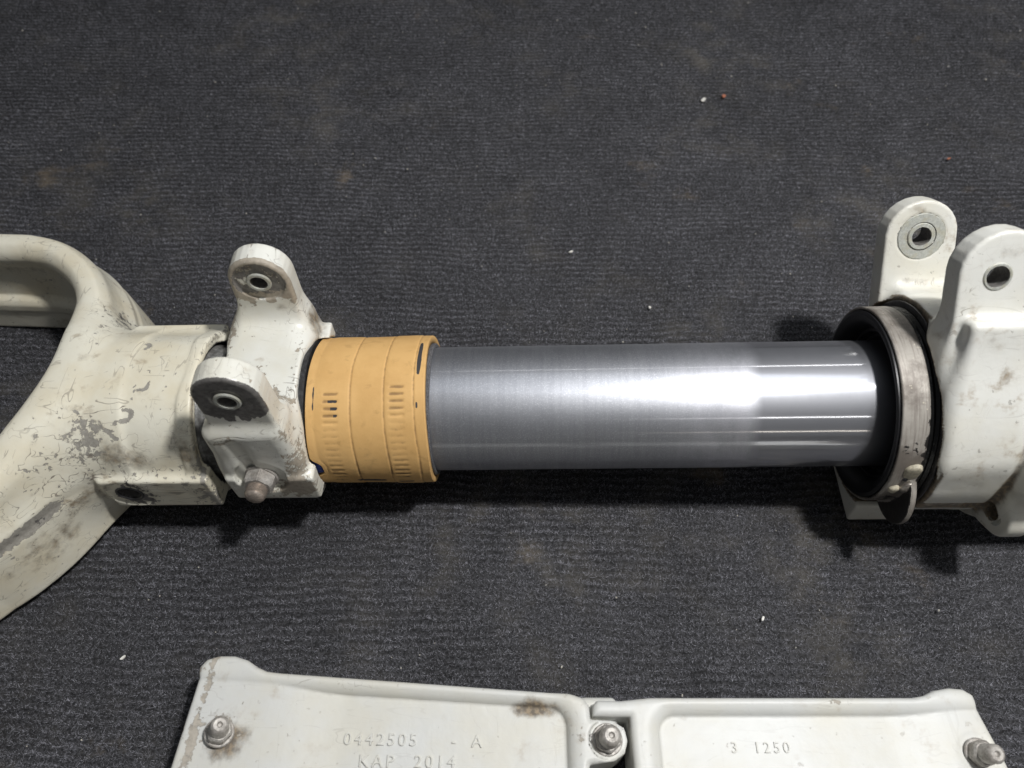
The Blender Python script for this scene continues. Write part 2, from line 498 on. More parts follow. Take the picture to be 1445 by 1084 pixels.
# --- ochre sleeve with the slots of two hose clamps pressed through it
def sleeve_mesh():
    n = 720
    x0, x1 = -0.0855, -0.0350
    xs = np.linspace(x0, x1, 250)
    a = np.linspace(0, 2 * math.pi, n, endpoint=False)
    XX, AA = np.meshgrid(xs, a, indexing='xy')
    XX = XX.copy(); deg = np.degrees(AA)
    wob = 0.00025 * np.sin(3 * AA + 1) + 0.00006 * np.sin(AA * 7)
    rr = np.full(XX.shape, 0.0333)
    grime = np.zeros_like(rr); tear = np.zeros_like(rr)
    def groove(pos, dep, wid):
        nonlocal rr, grime
        d = np.exp(-((XX - pos - wob * 1.5) / wid) ** 2)
        rr -= dep * d; grime += 0.5 * d * (dep > 0.0002)
    groove(-0.0817, 0.00012, 0.0009); groove(-0.0663, 0.00032, 0.00045); groove(-0.0522, 0.00026, 0.00045); groove(-0.0395, 0.00024, 0.00045)
    # the clamps' bands swell the sleeve a little
    for c in (-0.0735, -0.0455):
        rr += 0.00022 / (1 + np.exp((np.abs(XX - c) - 0.0062) / 0.0006))
    for c, a0, a1 in ((-0.0748, -20, 71), (-0.0470, -20, 76)):
        step = 5.2
        ks = np.arange(a0, a1, step)
        for q, dd in enumerate(ks[::-1]):
            da = ((deg - dd + 180) % 360) - 180
            hard = 0.8 if q < 5 else (0.22 if q < 11 else 0.40)
            m = 1 / (1 + np.exp((np.abs(da) - 1.1) / 0.3)) / (1 + np.exp((np.abs(XX - c - 0.00018 * da) - 0.0031) / 0.00025))
            rr -= 0.00040 * hard * m; grime += (0.75 if q < 4 else (0.34 if q < 12 else 0.5)) * m
            if c < -0.06 and q in (1, 2, 3):
                tear += m * (XX > c - 0.001 + 0.0012 * (q - 1)) * 1.0
            if q >= len(ks) - 5: tear += 0.5 * m
    # ragged dark tear near the outer end, bits along the lower edge
    def blot(xc, ac, wx, wa, s=1.0):
        nonlocal tear
        da = ((deg - ac + 180) % 360) - 180
        tear += s * np.exp(-((XX - xc) / wx) ** 4 - (da / wa) ** 4)
    blot(-0.0378, 104, 0.0009, 15); blot(-0.0381, 92, 0.0008, 10, 0.9); blot(-0.0385, 60, 0.0006, 3, 0.8)
    blot(-0.062, -12, 0.008, 3.0, 0.8); blot(-0.0821, 66, 0.0005, 16, 0.6); blot(-0.047, -15, 0.005, 2.5, .6)
    blot(-0.0375, 8, 0.0008, 3, 0.5)
    grime += 0.10 + 0.35 * np.exp(-((deg + 5) / 18.0) ** 2) + 0.2 * np.exp(-((XX + 0.059) / 0.006) ** 2 - ((deg - 25) / 14) ** 2)
    # lazy waviness, uneven ends
    rr += 0.00018 * np.sin(2 * AA + XX * 90) + 0.00012 * np.sin(5 * AA + 1.3)
    t = (XX - x0) / (x1 - x0)
    XX = XX + (0.0005 * np.sin(AA * 2 + 0.7) + 0.0001 * np.sin(AA * 5)) * (t - 0.5) * 2
    # torn lower corner at the clamp end
    da = ((deg - 6 + 180) % 360) - 180
    XX += 0.0045 * np.exp(-(da / 9.0) ** 4) * np.clip(1 - t * 6, 0, 1)
    rr[:, 0] -= 0.0006; rr[:, -1] -= 0.0006; rr[:, 1] -= 0.0001; rr[:, -2] -= 0.0001
    outer = np.stack([XX, -np.cos(AA) * rr, np.sin(AA) * rr], -1)
    ri = 0.0302
    inner = np.stack([XX[:, ::-1], -np.cos(AA) * ri, np.sin(AA) * ri], -1)[:, [0, -1]]
    V = np.concatenate([outer, inner], 1)
    m = V.shape[1]
    z2 = np.zeros((n, 2))
    i, j = np.meshgrid(np.arange(n), np.arange(m), indexing='ij')
    i2, j2 = (i + 1) % n, (j + 1) % m
    Q = np.stack([i * m + j, i2 * m + j, i2 * m + j2, i * m + j2], -1).reshape(-1, 4)
    me = mesh_np('sleeve', V.reshape(-1, 3), Q)
    set_attr(me, 'grime', np.concatenate([grime, z2], 1).ravel())
    set_attr(me, 'tear', np.concatenate([tear, z2], 1).ravel())
    return me
sleeve = link('sleeve', sleeve_mesh(), M_sleeve, strut)
sleeve['label'] = 'ochre rubber sleeve with rows of slot marks'
lathe('inner_lining', [(-0.0845, 0.0284), (-0.0845, 0.0301), (-0.0343, 0.0301), (-0.0338, 0.0296), (-0.0338, 0.0284)],
      simple('frayed_grey_lining', (0.16, 0.16, 0.17), 0.8, 1800, 0.8, 0.9), sleeve)
def blue_scrap():
    V = []
    Q = []
    n = 12
    for i in range(n + 1):
        a = R_(0 + 15 * i / n)
        for j, x in enumerate((-0.0852, -0.0818 + 0.0006 * math.sin(i * 2.1))):
            r = 0.0322 + (0.0006 if j == 0 else 0.0)
            V.append((x, -math.cos(a) * r, math.sin(a) * r))
        if i: Q.append((2 * i - 2, 2 * i - 1, 2 * i + 1, 2 * i))
    me = mesh_np('blue_scrap', np.array(V), np.array(Q))
    o = link('blue_scrap', me, M_blue, sleeve)
    s = o.modifiers.new('t', 'SOLIDIFY'); s.thickness = 0.0005
    o['label'] = 'blue scrap showing at torn corner'
blue_scrap()

# --- lug clamp round the tube
def gauss(V, c, r):
    d = V - np.array(c)
    return np.exp(-((d / np.array(r)) ** 2).sum(1))
LUG_Z = 0.0610
lugA = cap_outline(-0.1030, LUG_Z, 0.0128, [(-0.1165, 0.05), (-0.1195, 0.035), (-0.1265, 0.018), (-0.1270, -0.002), (-0.0900, -0.002), (-0.0900, 0.02), (-0.0905, 0.045)], a0=0)
lugB = cap_outline(-0.1030, LUG_Z + 0.001, 0.0132, [(-0.1160, 0.05), (-0.1197, 0.03), (-0.1212, 0.010), (-0.1215, -0.018), (-0.0890, -0.018), (-0.0890, 0.02), (-0.0895, 0.045)])
def clamp_sdf(x, y, z):
    rad = np.sqrt(y * y + z * z)
    d = cyl(y, z, x, 0.0362, -0.1215, -0.0885, 0.0012)
    a = extrude(poly(x, z, lugA), y, 0.0240, 0.0350, 0.0016)
    b = extrude(poly(x, z, lugB), y, -0.0350, -0.0240, 0.0016)
    # the lug's foot spreads over the saddle
    ft = box(x, y, z, (-0.122, 0.010, 0.018), (-0.0905, 0.034, 0.036), 0.006)
    fb = box(x, y, z, (-0.1215, -0.0375, 0.008), (-0.0895, -0.018, 0.041), 0.004)
    d = smin(d, smin(a, ft, 0.012), 0.010)
    d = smin(d, smin(b, fb, 0.006), 0.009)
    blk = box(x, y, z, (-0.1215, -0.0402, -0.0090), (-0.0838, -0.0200, 0.0085), 0.0012)
    d = smin(d, blk, 0.0035)
    bk = box(x, y, z, (-0.0925, 0.0180, 0.0180), (-0.0815, 0.0310, 0.0265), 0.001)
    d = smin(d, bk, 0.002)
    # shallow valley down the near face, machined lug faces
    d = smax(d, -box(x, y, z, (-0.1105, -0.0500, 0.010), (-0.1080, -0.0364, 0.034), 0.001), 0.005)
    d = smax(d, -cyl(x + 0.1030, z - LUG_Z, y, 0.0105, 0.0100, 0.0248), 0.0006)
    d = smax(d, -cyl(x + 0.1030, z - LUG_Z - 0.001, y, 0.0060, -0.0420, -0.0346), 0.0006)
    d = smax(d, -cyl(x + 0.1030, z - LUG_Z, y, 0.0037, -0.06, 0.06), 0.0004)
    d = smax(d, -cyl(x + 0.1060, z - 0.0080, y, 0.0112, -0.0500, -0.0378), 0.0006)      # spotface of the clamp bolt
    d = np.maximum(d, -(rad - 0.0289))
    d = np.maximum(d, -np.maximum(rad - 0.0340, -0.0868 - x))
    return d
def clamp_attr(V):
    x, y, z = V.T
    chip = 0.08 + 0.75 * gauss(V, (-0.122, 0.022, 0.025), (0.004, 0.02, 0.024)) + 0.62 * gauss(V, (-0.098, -0.017, 0.036), (0.008, 0.007, 0.012))
    chip += 0.75 * np.clip((z - 0.047 - 0.002 * np.sin(x * 700)) / 0.004, 0, 1) * (y > 0.022) * (y < 0.0262)
    chip += 0.72 * gauss(V, (-0.090, -0.033, 0.016), (0.005, 0.012, 0.016)) + 0.75 * gauss(V, (-0.094, -0.041, 0.000), (0.012, 0.004, 0.010))
    chip += 0.45 * gauss(V, (-0.110, -0.036, 0.036), (0.012, 0.01, 0.003)) + 0.4 * gauss(V, (-0.0900, 0.0, 0.036), (0.0022, 0.03, 0.01))
    chip += 0.30 * gauss(V, (-0.110, -0.004, 0.037), (0.010, 0.006, 0.006)) + 0.28 * gauss(V, (-0.103, 0.034, 0.073), (0.01, 0.01, 0.003))
    bare = 1.05 * np.clip((z - 0.0470 - 0.0022 * np.sin(x * 900) - 0.0012 * np.sin(x * 2300)) / 0.0015, 0, 1) * (y < -0.0338) * np.clip((0.0146 - np.hypot(x + 0.103, z - LUG_Z - 0.001)) / 0.0016 + (z < 0.058), 0, 1)
    bare += 0.42 * np.clip((z - 0.052) / 0.004, 0, 1) * ((y > 0.02) & (y < 0.0253)) * (np.hypot(x + 0.103, z - LUG_Z) < 0.0112)
    bare += 0.62 * gauss(V, (-0.096, 0.026, 0.046), (0.0022, 0.004, 0.0022)) + 0.55 * gauss(V, (-0.102, 0.018, 0.041), (0.0022, 0.004, 0.0018))
    bare += 0.5 * gauss(V, (-0.1060, -0.0390, 0.0080), (0.013, 0.004, 0.012))
    bare += 1.2 * (np.hypot(x + 0.103, z - LUG_Z - 0.0005) < 0.0044)  # lug hole walls toned dark
    bare += 0.35 * np.clip((z - 0.052) / 0.004, 0, 1) * ((y > 0.02) & (y < 0.0253)) * (np.hypot(x + 0.103, z - LUG_Z) < 0.0112)
    grime = 0.95 * gauss(V, (-0.0885, 0.026, 0.028), (0.006, 0.012, 0.014)) + 0.35 * gauss(V, (-0.108, -0.036, 0.010), (0.003, 0.006, 0.022))
    rad = np.hypot(y, z)
    grime += 0.8 * np.clip(1 - (rad - 0.0289) / 0.002, 0, 1) + 0.5 * gauss(V, (-0.098, 0.024, 0.046), (0.004, 0.004, 0.004))
    grime += 0.25 * gauss(V, (-0.1060, -0.04, 0.018), (0.014, 0.006, 0.003)) + 1.1 * (np.hypot(x + 0.103, z - LUG_Z - 0.0005) < 0.0044)  # darker at the spotface top and on the lug hole walls
    return {'chip': chip, 'bare': bare, 'grime': grime}
clamp = build_sdf('lug_clamp', clamp_sdf, (-0.130, -0.050, -0.040), (-0.078, 0.042, 0.080), 0.0006, M_clamp, strut, clamp_attr)

def nrm(v): v = np.array(v, float); return tuple(v / np.linalg.norm(v))
def ring_part(name, c, axis, r0, r1, t, mat, parent, n=64, bevel=0.0004):
    """flat ring (bushing, washer) centred at c along axis"""
    o = lathe(name, [(-t / 2, r0), (-t / 2, r1 - bevel), (-t / 2 + bevel, r1), (t / 2 - bevel, r1), (t / 2, r1 - bevel), (t / 2, r0 + bevel), (t / 2 - bevel, r0)], mat, parent, n, 'Z')
    q = Vector(axis).to_track_quat('Z', 'Y')
    o.matrix_local = Matrix.Translation(c) @ q.to_matrix().to_4x4()
    return o
def hexbolt(name, c, axis, af, hh, r, sh, mat, parent, spin=0.0, dimple=0.0, taper=0.9):
    """hex nut with the rounded end of a stud standing out of it"""
    bm = bmesh.new()
    # nut: hexagon with chamfered top
    rings = [(0, 1.0), (hh * 0.82, 1.0), (hh, 0.86)]
    prev = None
    R0 = af / 2 / math.cos(math.pi / 6)
    for w, s in rings:
        vs = [bm.verts.new((R0 * s * math.cos(spin + k * math.pi / 3), R0 * s * math.sin(spin + k * math.pi / 3), w)) for k in range(6)]
        if prev:
            for k in range(6): bm.faces.new((prev[k], prev[(k + 1) % 6], vs[(k + 1) % 6], vs[k]))
        else: bm.faces.new(vs[::-1])
        prev = vs
    bm.faces.new(prev)
    bmesh.ops.bevel(bm, geom=[e for e in bm.edges if abs(e.verts[0].co.z - e.verts[1].co.z) > 1e-5], offset=0.0004, segments=2, affect='EDGES')
    me = bpy.data.meshes.new(name); bm.to_mesh(me); bm.free()
    o = link(name, me, mat, parent)
    q = Vector(axis).to_track_quat('Z', 'Y')
    o.matrix_local = Matrix.Translation(c) @ q.to_matrix().to_4x4()
    return o
def stud(name, c, axis, r, a, b, mat, parent, dimple=0.0, threads=0):
    prof = [(a, 0.0), (a, r)]
    if threads:
        for k in range(threads):
            w = a + (b - a) * (0.18 + 0.62 * k / threads); dw = (b - a) * 0.62 / threads
            prof += [(w, r), (w + dw * 0.5, r * 0.87)]
    e = r * 0.3
    prof += [(b - e, r * 0.93), (b - e * 0.4, r * 0.82), (b, r * 0.62)]
    prof += [(b - dimple * 0.1, r * 0.30), (b - dimple, r * 0.16), (b - dimple, 0.0)] if dimple else [(b, 0.0)]
    o = lathe(name, prof, mat, parent, 40, 'Z', closed=False)
    q = Vector(axis).to_track_quat('Z', 'Y')
    o.matrix_local = Matrix.Translation(c) @ q.to_matrix().to_4x4()
    return o
for yy in (0.0243, -0.0350):
    ring_part('bushing', (-0.1030, yy, LUG_Z), (0, 1, 0), 0.0037, 0.0052, 0.0012, M_bush, clamp)
nut_ax = nrm((-0.06, -1, 0.16))
ring_part('washer', (-0.1060, -0.0384, 0.0080), nut_ax, 0.003, 0.0072, 0.0012, M_bolt, clamp)
hexbolt('clamp_nut', (-0.1060, -0.0388, 0.0080), nut_ax, 0.0118, 0.0055, 0.003, 0.004, M_bolt, clamp, 0.3)
stud('clamp_stud', (-0.1060, -0.0388, 0.0080), nut_ax, 0.0045, 0.004, 0.0112, M_rustbolt, clamp, threads=6)
lathe('retaining_ring', [(-0.0888, 0.0284), (-0.0888, 0.0335), (-0.0882, 0.0341), (-0.0868, 0.0341), (-0.0862, 0.0335), (-0.0862, 0.0284)], M_dark, strut)

# --- wheel fork
uin = spline([(-0.40, 0.0835), (-0.33, 0.0835), (-0.2590, 0.0800), (-0.2435, 0.0782), (-0.2310, 0.0735), (-0.2178, 0.0630), (-0.2090, 0.0505), (-0.2045, 0.0400), (-0.2010, 0.0250),
              (-0.1998, 0.0040), (-0.2040, -0.0173), (-0.2118, -0.0345), (-0.2212, -0.0500), (-0.2350, -0.0640), (-0.257, -0.0770), (-0.33, -0.084), (-0.40, -0.084)], 10)
prof_dz = [(0.0030, 0.0210), (0.0055, 0.0262), (0.0098, 0.0265), (0.0120, 0.0225), (0.0146, 0.0112), (0.0164, 0.0070), (0.0171, 0.0055), (0.0170, 0.0005), (0.0180, -0.0022),
           (0.0205, -0.0330), (0.0010, -0.0330), (0.0005, -0.0200), (-0.0010, -0.0180), (-0.0012, -0.0140), (0.0008, -0.0122), (0.0045, -0.0105), (0.0055, 0.0100), (0.0045, 0.0160)]
def u_dist(x, y):
    pts = np.concatenate([uin, [(-0.60, -0.080), (-0.60, 0.0875)]])
    return poly(x, y, pts)
def fork_sdf(x, y, z):
    du = u_dist(x, y)
    d = poly(du, z, prof_dz) - 0.0014
    d = smin(d, np.sqrt((du - 0.0064) ** 2 + (z - 0.0215) ** 2) - 0.0066, 0.004)
    sh = cyl(y, z, x, 0.0362, -0.215, -0.1330, 0.0010)
    # cone of the shoulder, cut by the wheel opening
    cone = np.maximum(np.sqrt(y * y + z * z) - (0.0355 + np.maximum(-0.176 - x, 0) * 0.35), np.maximum(-0.225 - x, x + 0.165))
    sh = smin(sh, cone, 0.006)
    lip = cyl(y, z, x, 0.0372, -0.1390, -0.1330, 0.0010)
    sh = smin(sh, lip, 0.0015)
    sh = smax(sh, -(du - 0.0015), 0.010)
    sh = smax(sh, z - 0.0355, 0.004)
    d = smin(d, sh, 0.014)
    d = smax(d, -(du + 0.0020), 0.003)
    bf = box(x, y, z, (-0.1790, -0.0400, -0.0165), (-0.1305, 0.0000, 0.0065), 0.0012)
    bb = box(x, y, z, (-0.1760, 0.0000, 0.0000), (-0.1320, 0.0345, 0.0225), 0.0012)
    d = smin(d, bf, 0.004)
    d = smin(d, bb, 0.004)
    d = np.maximum(d, -(np.maximum(np.sqrt(y * y + z * z) - 0.0325, -0.170 - x)))
    d = smax(d, -cyl(x + 0.1690, z + 0.0045, y, 0.0048, -0.06, -0.02), 0.0004)
    d = smax(d, -cyl(x + 0.1690, z + 0.0045, y, 0.0105, -0.06, -0.0396), 0.0004)
    return np.maximum(d, -0.0345 - z)
def seg_field(V, pts, w):
    """closeness to a polyline drawn on the surface"""
    best = np.full(len(V), 9.0)
    for a, b in zip(pts[:-1], pts[1:]):
        a = np.array(a); b = np.array(b); e = b - a
        t = np.clip(((V - a) @ e) / (e @ e), 0, 1)
        best = np.minimum(best, np.linalg.norm(V - a - t[:, None] * e, axis=1))
    return np.exp(-(best / w) ** 2)
def fork_attr(V):
    x, y, z = V.T
    du = u_dist(x, y)
    rad = np.hypot(y, z)
    chip = np.full(len(V), 0.06)
    chip += 0.36 * gauss(V, (-0.178, -0.024, 0.022), (0.010, 0.014, 0.014)) + 0.30 * gauss(V, (-0.194, -0.030, 0.015), (0.014, 0.016, 0.015))
    chip += 0.22 * gauss(V, (-0.15, -0.036, 0.006), (0.022, 0.008, 0.008)) + 0.35 * gauss(V, (-0.136, -0.04, -0.008), (0.008, 0.006, 0.012))
    chip += 0.5 * gauss(V, (-0.180, 0.040, 0.022), (0.012, 0.010, 0.020))
    for pts in ([(-0.160, -0.002, 0.036), (-0.155, 0.001, 0.036), (-0.152, -0.004, 0.036), (-0.153, -0.010, 0.0345), (-0.158, -0.011, 0.0345)],
                [(-0.163, -0.018, 0.031), (-0.158, -0.019, 0.031), (-0.159, -0.022, 0.029), (-0.165, -0.023, 0.028)],
                [(-0.161, 0.010, 0.035), (-0.158, 0.013, 0.034), (-0.160, 0.015, 0.033)], [(-0.168, -0.026, 0.026), (-0.165, -0.028, 0.024)]):
        chip += 0.62 * seg_field(V, pts, 0.0011)
    ridge = np.exp(-((du - 0.0185) / 0.0022) ** 4) * np.exp(-((z - 0.0018) / 0.0036) ** 4) * (y < 0) * np.clip((-0.176 - x) / 0.01, 0, 1)
    chip *= 1.3
    chip += 0.45 * np.exp(-((x + 0.1322) / 0.0013) ** 2) * (rad > 0.0345) + 0.16 * gauss(V, (-0.215, -0.045, 0.005), (0.030, 0.020, 0.020))
    chip += 0.95 * ridge
    bare = 0.40 * ridge + 0.8 * gauss(V, (-0.167, -0.0405, -0.006), (0.013, 0.004, 0.014))
    bare += 0.50 * gauss(V, (-0.186, -0.030, 0.015), (0.006, 0.006, 0.012)) + 0.62 * gauss(V, (-0.185, 0.050, 0.014), (0.014, 0.014, 0.014)) + 0.45 * gauss(V, (-0.212, -0.036, 0.008), (0.016, 0.008, 0.006))
    rad = np.hypot(y, z)
    bare += 0.9 * (rad < 0.0331) * (x > -0.171) + 1.2 * (np.hypot(x + 0.169, z + 0.0045) < 0.0054) * (y < -0.02)  # socket bore and bolt hole walls set to the dark metal tone
    grime = 0.45 * gauss(V, (-0.164, -0.033, 0.016), (0.012, 0.006, 0.007)) + 0.50 * gauss(V, (-0.182, -0.030, 0.004), (0.012, 0.008, 0.008))
    grime += 0.38 * gauss(V, (-0.210, -0.056, -0.014), (0.028, 0.018, 0.012)) + 0.25 * gauss(V, (-0.190, -0.022, 0.022), (0.012, 0.010, 0.010)) + 0.35 * gauss(V, (-0.184, 0.006, 0.032), (0.005, 0.006, 0.006))
    grime += 0.40 * gauss(V, (-0.137, -0.032, 0.016), (0.004, 0.006, 0.006)) + 0.8 * (rad < 0.0331) + 1.1 * (np.hypot(x + 0.169, z + 0.0045) < 0.0054) * (y < -0.02)  # last terms darken the socket bore and the bolt hole walls
    grime += 0.35 * np.exp(-((du - 0.003) / 0.003) ** 2) * np.exp(-((z - 0.010) / 0.004) ** 2) * (y > 0)  # darker strip below the rail on the far inner wall
    grime = grime * 1.35 + 0.14 * (y < -0.01) + 0.5 * gauss(V, (-0.19, 0.042, 0.018), (0.010, 0.014, 0.014)) + 0.4 * gauss(V, (-0.187, -0.010, 0.031), (0.006, 0.012, 0.006))
    grime += 0.55 * np.exp(-((x + 0.1322) / 0.0010) ** 2) * (rad > 0.0345) + 0.5 * gauss(V, (-0.190, -0.038, -0.004), (0.010, 0.006, 0.006))
    return {'chip': chip, 'bare': bare, 'grime': grime}
fork = build_sdf('wheel_fork', fork_sdf, (-0.325, -0.120, -0.038), (-0.128, 0.130, 0.042), 0.0009, M_fork, strut, fork_attr)
ring_part('bushing', (-0.1690, -0.0392, -0.0045), (0, -1, 0), 0.0048, 0.0062, 0.0014, M_dark, fork)
lathe('inner_barrel', [(-0.168, 0.0283), (-0.168, 0.0312), (-0.134, 0.0312), (-0.1328, 0.030), (-0.127, 0.0296), (-0.126, 0.0283)], metal('oily_grey_steel', (0.42, 0.42, 0.41), 0.4, 500, 0.5, 0.6, 0.75, (0.06, 0.055, 0.05)), fork)

# --- seal, steel band and greasy rings at the outer barrel
wiper = lathe('wiper_seal', [(0.1655, 0.0284), (0.1640, 0.0298), (0.1645, 0.0314), (0.1615, 0.0322), (0.1618, 0.0338), (0.1580, 0.0350), (0.1555, 0.0375), (0.1545, 0.0400), (0.1548, 0.0414), (0.1570, 0.0417), (0.174, 0.0417), (0.174, 0.0284)], M_seal, strut, 160)
def band_sdf(x, y, z):
    rad = np.sqrt(y * y + z * z)
    d = extrude(rad - 0.0431, x, 0.1556, 0.1666, 0.0006)
    d = np.maximum(d, -(rad - 0.0418))
    # hanging half-round tab at the lower near side
    th = np.arctan2(z, -y)
    ca, sa = math.cos(R_(-15)), math.sin(R_(-15))
    u = -y * ca + z * sa; v = y * sa + z * ca      # u: outwards along the tab
    tab = extrude(np.sqrt(((u - 0.036) / 1.0) ** 2 + (v / 1.0) ** 2) - 0.0180, x, 0.1640, 0.1668, 0.0006)
    tab = np.maximum(tab, -(rad - 0.0418))
    return smin(d, tab, 0.0012)
def band_attr(V):
    x, y, z = V.T
    rad = np.hypot(y, z)
    chip = np.zeros(len(V)); bare = np.zeros(len(V))
    grime = 1.15 * np.clip((rad - 0.0436) / 0.001, 0, 1) * (x < 0.1644) + 0.55 * np.clip((x - 0.1640) / 0.0025, 0, 1) * (rad < 0.0436)
    grime += 0.22 + 0.6 * gauss(V, (0.160, -0.041, -0.012), (0.008, 0.008, 0.010)) + 0.3 * gauss(V, (0.161, -0.036, 0.022), (0.005, 0.006, 0.006))
    grime -= 0.45 * np.clip((rad - 0.0436) / 0.001, 0, 1) * (x < 0.1644) + 0.5 * gauss(V, (0.1655, -0.015, 0.041), (0.0022, 0.03, 0.010))
    return {'chip': chip, 'bare': bare, 'grime': grime}
def band_mat():
    k = NT('worn_band_steel')
    P = k.obj(off=(4, 2, 7))
    a = k.noise(P, 55, 5, 0.6); b = k.noise(P, 260, 5, 0.65); c = k.noise(k.obj(scl=(1500, 60, 60)), 1.0, 4, 0.6)
    col = k.mix(k.step(a, 0.4, 0.62), (0.36, 0.335, 0.30), (0.17, 0.150, 0.130))
    col = k.mix(k.math('MULTIPLY', k.step(c, 0.45, 0.7), 0.6), col, (0.15, 0.125, 0.11))
    col = k.mix(k.math('MULTIPLY', k.step(b, 0.62, 0.66), 0.6), col, (0.66, 0.61, 0.49))
    g = k.math('ADD', k.attr('grime'), k.math('MULTIPLY', k.math('SUBTRACT', b, 0.5), 2.2))
    gm = k.step(g, 0.62, 0.72)
    col = k.mix(gm, col, (0.015, 0.013, 0.012))
    k.l(col, k.b.inputs['Base Color'])
    k.l(k.math('MULTIPLY', k.math('SUBTRACT', 1.0, gm), 0.25), k.b.inputs['Metallic'])
    k.l(k.math('ADD', 0.40, k.math('MULTIPLY', b, 0.25)), k.b.inputs['Roughness'])
    k.l(k.bump(k.math('ADD', b, k.math('MULTIPLY', gm, 0.6)), 0.4, 0.0005), k.b.inputs['Normal'])
    return k.m
band = build_sdf('steel_band', band_sdf, (0.153, -0.062, -0.062), (0.170, 0.050, 0.050), 0.0006, band_mat(), strut, band_attr)
def on_ring(r, deg, x): return (x, -math.cos(R_(deg)) * r, math.sin(R_(deg)) * r)
def blob(name, c, s, mat, parent, seed):
    r_ = random.Random(seed)
    bm = bmesh.new(); bmesh.ops.create_icosphere(bm, subdivisions=3, radius=1.0)
    ph = [r_.uniform(0, 6) for _ in range(6)]
    for v in bm.verts:
        q = v.co
        f = 1 + 0.10 * math.sin(3 * q.x + ph[0]) + 0.10 * math.sin(4 * q.y + ph[1]) + 0.07 * math.sin(5 * q.z + ph[2])
        v.co = Vector((q.x * s[0], q.y * s[1], q.z * s[2])) * f
    for f in bm.faces: f.smooth = True
    me = bpy.data.meshes.new(name); bm.to_mesh(me); bm.free()
    return link(name, me, mat, parent, c)
M_cream = simple('dried_sealant', (0.56, 0.51, 0.39), 0.55, 700, 0.4, 0.6)
blob('sealant_blob', on_ring(0.0430, 16, 0.1632), (0.0042, 0.0012, 0.0052), M_cream, band, 1)
blob('sealant_blob', on_ring(0.0430, 1, 0.1592), (0.0022, 0.0014, 0.0034), M_cream, band, 2)
blob('band_screw', on_ring(0.0432, 3, 0.1645), (0.0036, 0.0020, 0.0034), M_band, band, 3)
blob('rivet_hole_dark', on_ring(0.0431, 10, 0.1618), (0.0013, 0.0006, 0.0009), M_seal, band, 4)  # small black lump placed for the dark of a hole
lathe('grease_ring', [(0.1668, 0.0418), (0.1668, 0.0424), (0.1676, 0.0428), (0.1688, 0.0422), (0.1700, 0.0430), (0.1722, 0.0426), (0.1722, 0.0418)], M_grease, strut, 160)
lathe('snap_ring', [(0.1702, 0.0432), (0.1702, 0.0450), (0.1705, 0.0456), (0.1712, 0.0456), (0.1716, 0.0450), (0.1716, 0.0432)], M_dark, strut, 160)

# --- outer barrel with the upper lugs
TH = R_(31)
ln = np.array((0, math.cos(TH), -math.sin(TH))); lm = np.array((0, math.sin(TH), math.cos(TH)))
LX = 0.1822
lugU = cap_outline(LX, 0.0690, 0.0155, [(LX - 0.0145, 0.050), (LX - 0.013, 0.020), (LX + 0.03, 0.020), (LX + 0.0175, 0.046)], a0=0)
lugV = cap_outline(LX + 0.0025, 0.0695, 0.0163, [(LX - 0.0125, 0.050), (LX - 0.0100, 0.0), (LX + 0.04, 0.0), (LX + 0.030, 0.050), (LX + 0.0195, 0.058)], a0=0)
def brk_sdf(x, y, z):
    n = y * ln[1] + z * ln[2]; m = y * lm[1] + z * lm[2]
    rad = np.sqrt(y * y + z * z)
    d = cyl(y, z, x, 0.0472, 0.1722, 0.1980, 0.0012)
    a = extrude(poly(x, m, lugU), n, 0.0260, 0.0370, 0.0012)
    b = extrude(poly(x, m, lugV), n, -0.0360, -0.0245, 0.0012)
    root = box(x, n, m, (0.1745, 0.010, 0.018), (0.2150, 0.0370, 0.0460), 0.002)
    a = smin(a, root, 0.006)
    low = box(x, n, m, (0.1730, -0.0440, -0.004), (0.1975, -0.0240, 0.0530), 0.0025)
    b = smin(b, low, 0.003)
    d = smin(d, a, 0.006)
    d = smin(d, b, 0.016)
    # flange further along with its ears
    fl = cyl(y, z, x, 0.0510, 0.2035, 0.2130, 0.0015)
    ear = extrude(np.sqrt((y + 0.0475) ** 2 + (z + 0.0095) ** 2) - 0.0118, x, 0.2035, 0.2130, 0.0015)
    ear2 = extrude(np.sqrt((y + 0.043) ** 2 + (z - 0.024) ** 2) - 0.0150, x, 0.2035, 0.2130, 0.0015)
    fl = smin(smin(fl, ear, 0.008), ear2, 0.008)
    d = smin(d, fl, 0.0035)
    up = cyl(y, z, x, 0.0458, 0.19, 0.40, 0.003)
    d = smin(d, up, 0.003)
    # low corner blocks under the ring
    blk = box(x, y, z, (0.1575, -0.0345, -0.0490), (0.1850, 0.0100, -0.0340), 0.001)
    d = smin(d, blk, 0.002)
    d = smax(d, -cyl(x - LX, m - 0.0687, n, 0.0042, -0.08, 0.08), 0.0005)
    d = smax(d, -cyl(x - LX, m - 0.0687, n, 0.0105, 0.010, 0.0264), 0.0004)
    d = smax(d, -cyl(y + 0.0485, z + 0.0095, x, 0.0042, 0.1900, 0.2400), 0.0005)
    d = np.maximum(d, -(rad - 0.0405))
    d = np.maximum(d, -np.maximum(rad - 0.0464, x - 0.1721))
    return d
